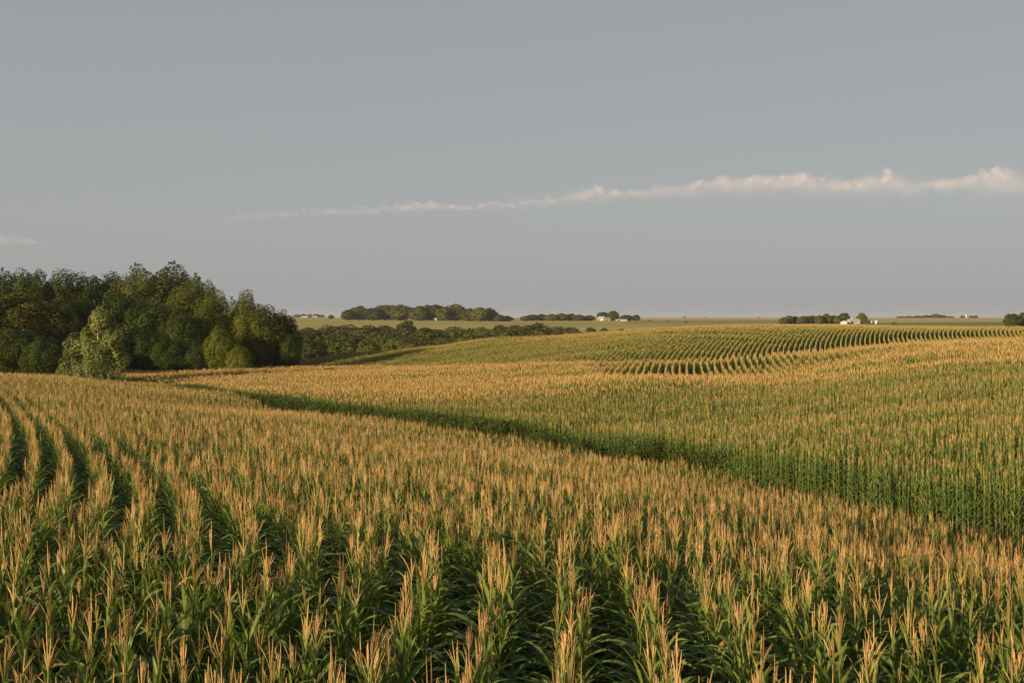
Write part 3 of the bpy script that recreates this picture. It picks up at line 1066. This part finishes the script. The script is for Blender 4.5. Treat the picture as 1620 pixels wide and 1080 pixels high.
# ---- creek trees in the valley
CREEK = [
    # back row
    (492, 516, 32, 560, 'far'), (522, 514, 30, 565, 'far'), (548, 513, 34, 560, 'far'), (578, 514, 34, 556, 'far'),
    (606, 514, 32, 560, 'far'), (641, 507, 28, 552, 'russet'), (668, 517, 28, 548, 'far'), (690, 519, 26, 545, 'far'),
    (716, 515, 30, 540, 'far'), (742, 518, 26, 540, 'far'), (765, 516, 26, 536, 'far'), (790, 514, 28, 530, 'far'),
    (815, 513, 28, 525, 'far'), (852, 510, 26, 520, 'russet'), (836, 514, 24, 515, 'far'), (880, 517, 28, 512, 'far'),
    (905, 516, 26, 508, 'far'),
    # front row
    (478, 524, 26, 470, 'far'), (490, 536, 24, 440, 'far'), (511, 523, 46, 480, 'olive'), (553, 528, 44, 470, 'olive'),
    (583, 534, 22, 440, 'far'), (601, 524, 30, 470, 'olive'), (624, 526, 30, 462, 'olive'), (640, 532, 26, 450, 'far'),
    (657, 535, 28, 440, 'russet'), (682, 521, 38, 462, 'olive'), (706, 527, 28, 452, 'far'), (726, 530, 26, 445, 'olive'),
    (745, 528, 28, 440, 'olive'), (772, 524, 30, 446, 'far'), (800, 521, 30, 446, 'olive'), (828, 519, 30, 450, 'far'),
    (860, 518, 28, 448, 'russet'),
]
nb = 17
for i, (c, top, w, Y, m) in enumerate(CREEK):
    back = i < nb
    j = i if back else i - nb
    tone = {'far': 'dark green', 'olive': 'olive green', 'russet': 'brownish'}[m]
    tree('creek', m, c, Y, top - rng.uniform(-.5, 3), w * rng.uniform(1.6, 2.3), f'{tone} creek tree, {ordn(j)} from the wood in the {"back" if back else "front"} row of the valley',
         group='trees along the creek in the valley')
for j, (c, top, w, Y) in enumerate(((935, 515.5, 26, 505), (958, 517, 24, 500), (982, 518, 22, 500), (1003, 519, 18, 500))):
    tree('creek', 'far', c, Y, top, w * 1.3, f'low creek bush trailing off behind the corn rise, {ordn(j)} after the last creek tree', 'bush', 'bush', 'bushes trailing off from the creek')

# ---- grove on the pale field
GROVE = [(551, 488, 16), (567, 483, 26), (590, 485, 24), (609, 480, 30), (634, 480, 30), (664, 483, 26), (686, 479, 32), (701, 483, 24),
         (721, 480, 32), (743, 487, 24), (760, 484, 24), (776, 486, 18), (788, 496, 18), (802, 499, 16)]
for j, (c, top, w) in enumerate(GROVE):
    tree('farm', ('deep', 'far', 'olive')[(0, 1, 0, 2, 1, 1, 0, 2, 1, 1, 2, 1, 1, 1)[j]], c, 1150 + (j * 37) % 23, top, w * 1.5,
         f'{"low bushy" if j > 11 else "broad"} tree, {ordn(j)} from the left in the grove on the pale field', group='grove on the pale field')

# ---- tree belts round the farmsteads
BELT_A = [(831, 499, 18), (842, 497, 20), (856, 496, 20), (872, 495.5, 20), (888, 494.5, 22), (903, 495.5, 22), (917, 497, 20), (931, 498, 18)]
for j, (c, top, w) in enumerate(BELT_A):
    tree('farm', 'far', c, 1260 + j % 3 * 8, top, w * 1.2, f'belt tree, {ordn(j)} from the left in the row west of the white farmhouse', group='tree belt beside the white farmhouse')
tree('farm', 'deep', 954, 1275, 492, 24, 'dark round tree behind the white farmhouse', group='farmhouse yard trees')
tree('farm', 'olive', 970, 1270, 490, 22, 'tall lighter tree between the farmhouse and the low white shed', group='farmhouse yard trees')
tree('farm', 'deep', 990, 1262, 497, 24, 'low dark evergreen clump behind the long low white shed', group='farmhouse yard trees')
tree('farm', 'far', 1006, 1290, 497.5, 16, 'small tree at the right end of the farmhouse yard', group='farmhouse yard trees')
for j, (c, top, w, Y) in enumerate(((1028, 506, 9, 1200), (1057, 507.3, 7, 1150), (1085, 508.5, 7, 1050))):
    tree('creek', 'far', c, Y, top, w, f'small field bush, {ordn(j)} one right of the white farmhouse', 'bush', 'bush', 'lone bushes on the far fields')
for c, top, w, Y, lab in ((1083, 500, 5, 1900, 'tiny round tree alone on the tan skyline field'), (1116, 501.3, 4, 1900, 'speck of a bush on the tan skyline, right of the tiny round tree'),
                          (1201, 501, 5, 1900, 'lone dark bush on the skyline left of the barn farmstead')):
    tree('creek', 'far', c, Y, top, w, lab, 'bush' if 'bush' in lab else 'tree', 'bush' if 'bush' in lab else 'tree')
BELT_B = [(1240, 501, 14), (1249, 498, 12), (1258, 499.5, 14), (1268, 499.5, 15), (1277, 498.5, 15), (1287, 498.5, 15), (1297, 498, 16), (1308, 495.5, 16), (1317, 498, 15), (1325, 499.5, 14)]
for j, (c, top, w) in enumerate(BELT_B):
    tree('farm', ('far', 'olive', 'far')[j % 3], c, 930 + j % 3 * 7, top, w * 1.2, f'belt tree, {ordn(j)} from the left in the row left of the white barn', group='tree belt beside the white barn')
tree('farm', 'deep', 1334, 945, 494, 26, 'broad dark tree rising behind the white barn', group='barnyard trees')
tree('farm', 'olive', 1363, 935, 494.5, 19, 'round upright tree at the right end of the white barn', group='barnyard trees')
tree('farm', 'far', 1374, 930, 506, 8, 'small bush between the round tree and the grain bin', 'bush', 'bush')
tree('farm', 'far', 1414, 905, 509.5, 8, 'small bush in the green field right of the grain bins', 'bush', 'bush')
for j, (c, top, w) in enumerate(((1425, 500, 14), (1438, 499.5, 14), (1452, 499, 15), (1466, 498, 15), (1480, 496, 18), (1492, 498, 13), (1504, 500, 10))):
    tree('farm', 'far', c, 2300, top, w * 1.2, f'distant skyline tree, {ordn(j)} from the left in the row right of the barn farmstead', group='distant skyline tree row')
for j, (c, top, w) in enumerate(((1523, 499, 8), (1537, 499, 9), (1544, 498.5, 7))):
    tree('farm', 'far', c, 2350, top, w * 1.1, f'hazy skyline tree, {ordn(j)} from the left beside the distant silo', group='trees beside the distant silo')
for c, top, w, Y, m, lab in ((1602, 493.5, 30, 640, 'deep', 'round dark tree at the right edge behind the contour rows'),
                             (1622, 492.5, 34, 645, 'deep', 'second round dark tree cut off by the right edge')):
    tree('farm', m, c, Y, top, w, lab, group='trees at the right edge')
for j, (c, top, w) in enumerate(((470, 496.5, 10), (480, 496, 11), (490, 496.3, 11), (501, 495.8, 11), (509, 497, 9))):
    tree('farm', 'far', c, 3300, top, w * 1.2, f'hazy distant tree, {ordn(j)} from the left behind the white skyline sheds', group='distant trees behind white sheds')
tree('creek', 'far', 524, 1500, 497.3, 12, 'lone round bush on the skyline between the wood and the grove', 'bush', 'bush')

# ------------------------------------------------------------------ farm buildings
M_WHITE = simple_mat('white_siding', (.30, .31, .31), (.38, .39, .39), .8, .6)
M_WROOF = simple_mat('pale_metal_roof', (.26, .28, .30), (.36, .38, .41), .5, .45)
M_GROOF = simple_mat('grey_shingle_roof', (.16, .15, .14), (.25, .23, .21), 1.0, .8)
M_TAN = simple_mat('tan_wall', (.30, .22, .15), (.38, .29, .20), .8, .7)
M_DARK = simple_mat('dark_opening', (.03, .03, .032), (.05, .05, .05), 1.0, .5)
M_STEEL = simple_mat('galvanised_steel', (.28, .29, .30), (.38, .39, .40), .8, .4, metallic=.3)
M_BLUE = simple_mat('blue_cap', (.10, .16, .28), (.14, .20, .34), .8, .5)
M_POST = simple_mat('weathered_post', (.05, .04, .03), (.12, .10, .08), 5, .9)

def g_box(mats, name, parent, args, mat, **props):
    v, f = box(*args)
    return link(name, mesh_from(name, v, f, [mat]), parent, **props)

def barn(name, label, c, Y, L, D, wall, ridge, rz, wall_m, roof_m, windows=3, doors=1, cat='barn', cupola=False, zlift=0.0):
    X = px(c, Y)
    L, D, wall, ridge = L * .88, D * .88, wall * .88, ridge * .88
    o = empty(name, (X, Y, gz(X, Y) - .1 + zlift), rz, 1, label=label, category=cat)
    x, y = L / 2, D / 2
    v = [(-x, -y, 0), (x, -y, 0), (x, y, 0), (-x, y, 0), (-x, -y, wall), (x, -y, wall), (x, y, wall), (-x, y, wall), (-x, 0, ridge), (x, 0, ridge)]
    f = [[0, 1, 5, 4], [2, 3, 7, 6], [1, 2, 6, 9, 5], [3, 0, 4, 8, 7], [3, 2, 1, 0], [4, 5, 9, 8], [6, 7, 8, 9]]
    link('wall', mesh_from('wall', v, f, [wall_m]), o)
    e, t = .35, .12
    sl = (ridge - wall) / y
    g = Geo()
    for s in (-1, 1):
        yo, zo = s * (y + e), wall - sl * e
        vv = [(-x - e, yo, zo + .03), (x + e, yo, zo + .03), (x + e, 0, ridge + .03), (-x - e, 0, ridge + .03),
              (-x - e, yo, zo + t + .03), (x + e, yo, zo + t + .03), (x + e, 0, ridge + t + .03), (-x - e, 0, ridge + t + .03)]
        g.add(vv, [[0, 3, 2, 1], [4, 5, 6, 7], [0, 1, 5, 4], [1, 2, 6, 5], [2, 3, 7, 6], [3, 0, 4, 7]])
    roof = link('roof', g.mesh('roof', [roof_m]), o)
    if cupola:
        g_box(None, 'cupola', roof, (x * -.35, 0, ridge - .1, 1.3, 1.3, 1.3), wall_m)
    for k in range(doors):
        g_box(None, 'door', o, (-x * .55 + k * x * .8, -y - .03, 0, min(2.6, L * .25), .1, wall * .8), M_DARK)
    for k in range(windows):
        w = g_box(None, 'window', o, (-x * .1 + k * x * .38, -y - .03, wall * .45, .9, .12, .9), wall_m)
        g_box(None, 'pane', w, (-x * .1 + k * x * .38, -y - .1, wall * .45 + .1, .7, .03, .7), M_DARK)
    return o

barn('farmhouse', 'white farmhouse with a pale roof beside dark round tree', 952, 1240, 8.0, 7, 3.2, 5.2, -.5, M_WHITE, M_WROOF, 2, 1, 'house', zlift=.4)
barn('farm_shed', 'small tan walled shed joined to the right of the white farmhouse', 961, 1236, 5.5, 5, 2.6, 4.0, .2, M_TAN, M_GROOF, 1, 1, 'shed', zlift=.3)
barn('machine_shed', 'long low white roofed shed before the dark evergreen clump', 983, 1225, 13.5, 7, 1.6, 2.2, 0, M_WHITE, M_WROOF, 0, 1, 'shed', zlift=.2)
barn('barn', 'long white barn with a cupola on its pale roof', 1350, 905, 9.8, 7, 2.8, 4.4, .12, M_WHITE, M_WROOF, 2, 1, 'barn', True, zlift=.5)
barn('barn', 'low bright white gabled shed left of the long white barn', 1336, 900, 6.6, 6, 1.9, 3.2, 1.1, M_WHITE, M_WROOF, 1, 1, 'shed', zlift=.4)
barn('shed', 'tiny white shed under the middle of the grove', 689, 1130, 3.0, 2.5, 1.9, 2.6, 0, M_WHITE, M_WROOF, 0, 1, 'shed', zlift=.6)
barn('skyline_shed', 'left one of the distant white skyline sheds', 482, 3150, 20, 14, 3.2, 5, 0, M_WHITE, M_WROOF, 0, 1, 'shed', zlift=.5)
barn('skyline_shed', 'right, brighter one of the distant white skyline sheds', 498, 3120, 14, 12, 4, 6, .3, M_WHITE, M_WROOF, 0, 1, 'shed', zlift=.5)

def bin_(name, label, c, Y, r, h, cap, cap_m, zlift=0.0, cat='grain bin'):
    X = px(c, Y)
    o = empty(name, (X, Y, gz(X, Y) - .1 + zlift), 0, 1, label=label, category=cat)
    g = Geo()
    n = int(h / .8) + 1
    pts, rad = [], []
    for k in range(n * 2 + 1):                                   # corrugated rings
        pts.append((0, 0, h * k / (n * 2)))
        rad.append(r * (1.0 if k % 2 else .985))
    v, f = tube(pts, rad, 20)
    g.add(v, f)
    link('wall', g.mesh('wall', [M_STEEL]), o)
    v, f = tube([(0, 0, h + .01), (0, 0, h + cap * .55), (0, 0, h + cap * .9), (0, 0, h + cap)], [r * 1.04, r * .55, r * .14, r * .1], 20)
    link('roof', mesh_from('roof', v, f, [cap_m]), o)
    v, f = box(0, -r - .03, 0, .9, .12, min(2.0, h * .6))
    link('door', mesh_from('door', v, f, [M_DARK]), o)
    return o
bin_('grain_bin', 'round steel grain bin standing alone right of the barn', 1387, 910, 1.7, 2.6, .9, M_STEEL, .3)
bin_('grain_bin', 'smaller steel grain bin left of the larger one', 1379, 930, 1.0, 1.9, .5, M_STEEL, .3)
bin_('silo', 'tall distant white silo with a blue cap on the skyline', 1529, 2300, 2.0, 7.5, 1.4, M_BLUE, .5, 'silo')

for c, Y, top, lab in ((1234, 237, 512, 'thin dark post in the contour corn below the left end of the tree belt'),
                       (1313, 243, 513.5, 'thin dark post in the contour corn below the barn tree belt')):
    X = px(c, Y)
    z = gz(X, Y)
    h = (HY - top) / FPX * Y - z
    v, f = tube([(0, 0, -.2), (0, 0, h * .97), (0, 0, h)], [.07, .06, .03], 6)
    o = link('marker_post', mesh_from('marker_post', v, f, [M_POST]), None, label=lab, category='post', group='posts in the contour corn')
    o.location = (X, Y, z)

# ------------------------------------------------------------------ clouds: a line of low cumulus 14 to 18 km away
mc, nt, out = new_mat('cloud')
p = nt.nodes.new('ShaderNodeBsdfDiffuse')
p.inputs['Color'].default_value = (.84, .79, .84, 1)
tl = nt.nodes.new('ShaderNodeBsdfTranslucent')
tl.inputs['Color'].default_value = (.84, .79, .84, 1)
ms = nt.nodes.new('ShaderNodeMixShader')
ms.inputs[0].default_value = .5
nt.links.new(p.outputs[0], ms.inputs[1])
nt.links.new(tl.outputs[0], ms.inputs[2])
tr = nt.nodes.new('ShaderNodeBsdfTransparent')
lw = nt.nodes.new('ShaderNodeLayerWeight')
lw.inputs['Blend'].default_value = .5
fac = math_node(nt, 'SUBTRACT', 1.0, lw.outputs['Facing'])
fac = math_node(nt, 'POWER', fac, 1.15)
at = nt.nodes.new('ShaderNodeAttribute')
at.attribute_name = 'mid'
nz = noise(nt, .004, 5)
fac = math_node(nt, 'MULTIPLY', fac, at.outputs['Fac'])
fac = math_node(nt, 'MULTIPLY', fac, math_node(nt, 'ADD', math_node(nt, 'MULTIPLY', nz, 1.2), -.1, True), True)
mx = nt.nodes.new('ShaderNodeMixShader')
nt.links.new(fac, mx.inputs[0])
nt.links.new(tr.outputs[0], mx.inputs[1])
nt.links.new(ms.outputs[0], mx.inputs[2])
nt.links.new(mx.outputs[0], out.inputs['Surface'])
import bmesh
bm = bmesh.new()
bmesh.ops.create_icosphere(bm, subdivisions=3, radius=1)
SV = np.array([v.co[:] for v in bm.verts])
SF = [[v.index for v in f.verts] for f in bm.faces]
bm.free()
g = Geo()
CT = [(-60, 376, 8), (30, 373, 9), (62, 382, 4), (300, 358, 2), (400, 338, 5), (480, 332, 6), (560, 330, 7), (630, 324, 9), (680, 319, 11), (730, 322, 8), (800, 319, 8), (870, 312, 10),
      (940, 296, 18), (970, 300, 14), (1040, 294, 15), (1080, 291, 16), (1140, 280, 22), (1190, 276, 26), (1230, 277, 24), (1272, 272, 28), (1300, 282, 22), (1350, 284, 20), (1400, 271, 30),
      (1440, 286, 20), (1480, 284, 20), (1520, 280, 22), (1555, 266, 34), (1600, 274, 28), (1660, 272, 30), (1750, 268, 30), (1900, 262, 30), (2100, 256, 30)]
ccx = [q[0] for q in CT]
for c in np.concatenate([np.arange(-60, 80, 5), np.arange(300, 2100, 4.6)]):
    top = np.interp(c, ccx, [q[1] for q in CT])
    th = np.interp(c, ccx, [q[2] for q in CT])
    Y = np.interp(c, [400, 1600], [17600, 14200])
    th *= 1.45
    for k in range(3):
        rr = th * rng.uniform(.22, .5) / FPX * Y
        yy = top + (th * rng.random() ** .8 if k else rr * FPX / Y * rng.uniform(.9, 1.5))
        yy = max(yy, top + rr * FPX / Y * .85)
        cz = (HY - yy) / FPX * Y
        cc_ = c + rng.normal(0, 3)
        bump = 1 + .13 * np.sin(SV @ rng.normal(0, 2.6, 3) + rng.uniform(0, 6)) + .08 * np.sin(SV @ rng.normal(0, 6, 3))
        s = SV * bump[:, None] * (rr * rng.uniform(1.2, 2.2), rr * 1.2, rr * rng.uniform(.75, 1)) + (px(cc_, Y), Y + rng.normal(0, 300), cz)
        base = HY - (top + th * 1.35)
        base = base / FPX * Y
        al = np.clip((s[:, 2] - base) / (th * 1.35 / FPX * Y), 0, 1) ** 1.3 * np.interp(th, [4, 17, 43], [.115, .058, .036])
        g.add(s, SF, 0, al)
for c, top, w in ((1272, 270, 22), (1295, 280, 16), (1400, 268, 18), (1408, 276, 16), (1555, 264, 24), (1575, 270, 20), (1192, 275, 18), (1215, 280, 16), (1240, 277, 14),
                  (1140, 281, 20), (1100, 286, 16), (945, 295, 16), (970, 299, 14), (682, 319, 9), (660, 322, 8), (630, 325, 7), (870, 312, 9), (1350, 284, 16), (1610, 272, 20)):
    Y = np.interp(c, [400, 1600], [17600, 14200])
    top, w = top - 2.5, w * 1.25
    for k in range(5):
        rr = w * .5 * rng.uniform(.4, .75) / FPX * Y
        bump = 1 + .16 * np.sin(SV @ rng.normal(0, 3, 3) + rng.uniform(0, 6)) + .10 * np.sin(SV @ rng.normal(0, 7, 3))
        yy = top + rr * FPX / Y + rng.uniform(0, .35) * w
        v = SV * bump[:, None] * rr + (px(c + rng.normal(0, w * .25), Y), Y + rng.normal(0, 200), (HY - yy) / FPX * Y)
        base = (HY - top - w * 1.2) / FPX * Y
        g.add(v, SF, 0, np.clip((v[:, 2] - base) / (w * 1.2 / FPX * Y), 0, 1) * np.interp(w, [7, 24], [.17, .23]))
link('clouds', g.mesh('clouds', [mc], True), kind='stuff', label='long thin line of pinkish cumulus low in the grey sky')

# ------------------------------------------------------------------ air
mh, nt, out = new_mat('haze')
pv = nt.nodes.new('ShaderNodeVolumePrincipled')
pv.inputs['Color'].default_value = (.80, .84, .92, 1)
pv.inputs['Density'].default_value = 0.00006
pv.inputs['Anisotropy'].default_value = .1
nt.links.new(pv.outputs[0], out.inputs['Volume'])
zlo = float(GZ.min()) - 1.0
v, f = box(0, 4000, zlo, 15000, 8200, 17 - zlo)
link('haze', mesh_from('haze', v, f, [mh]), kind='stuff', label='thin evening haze over the farmland')
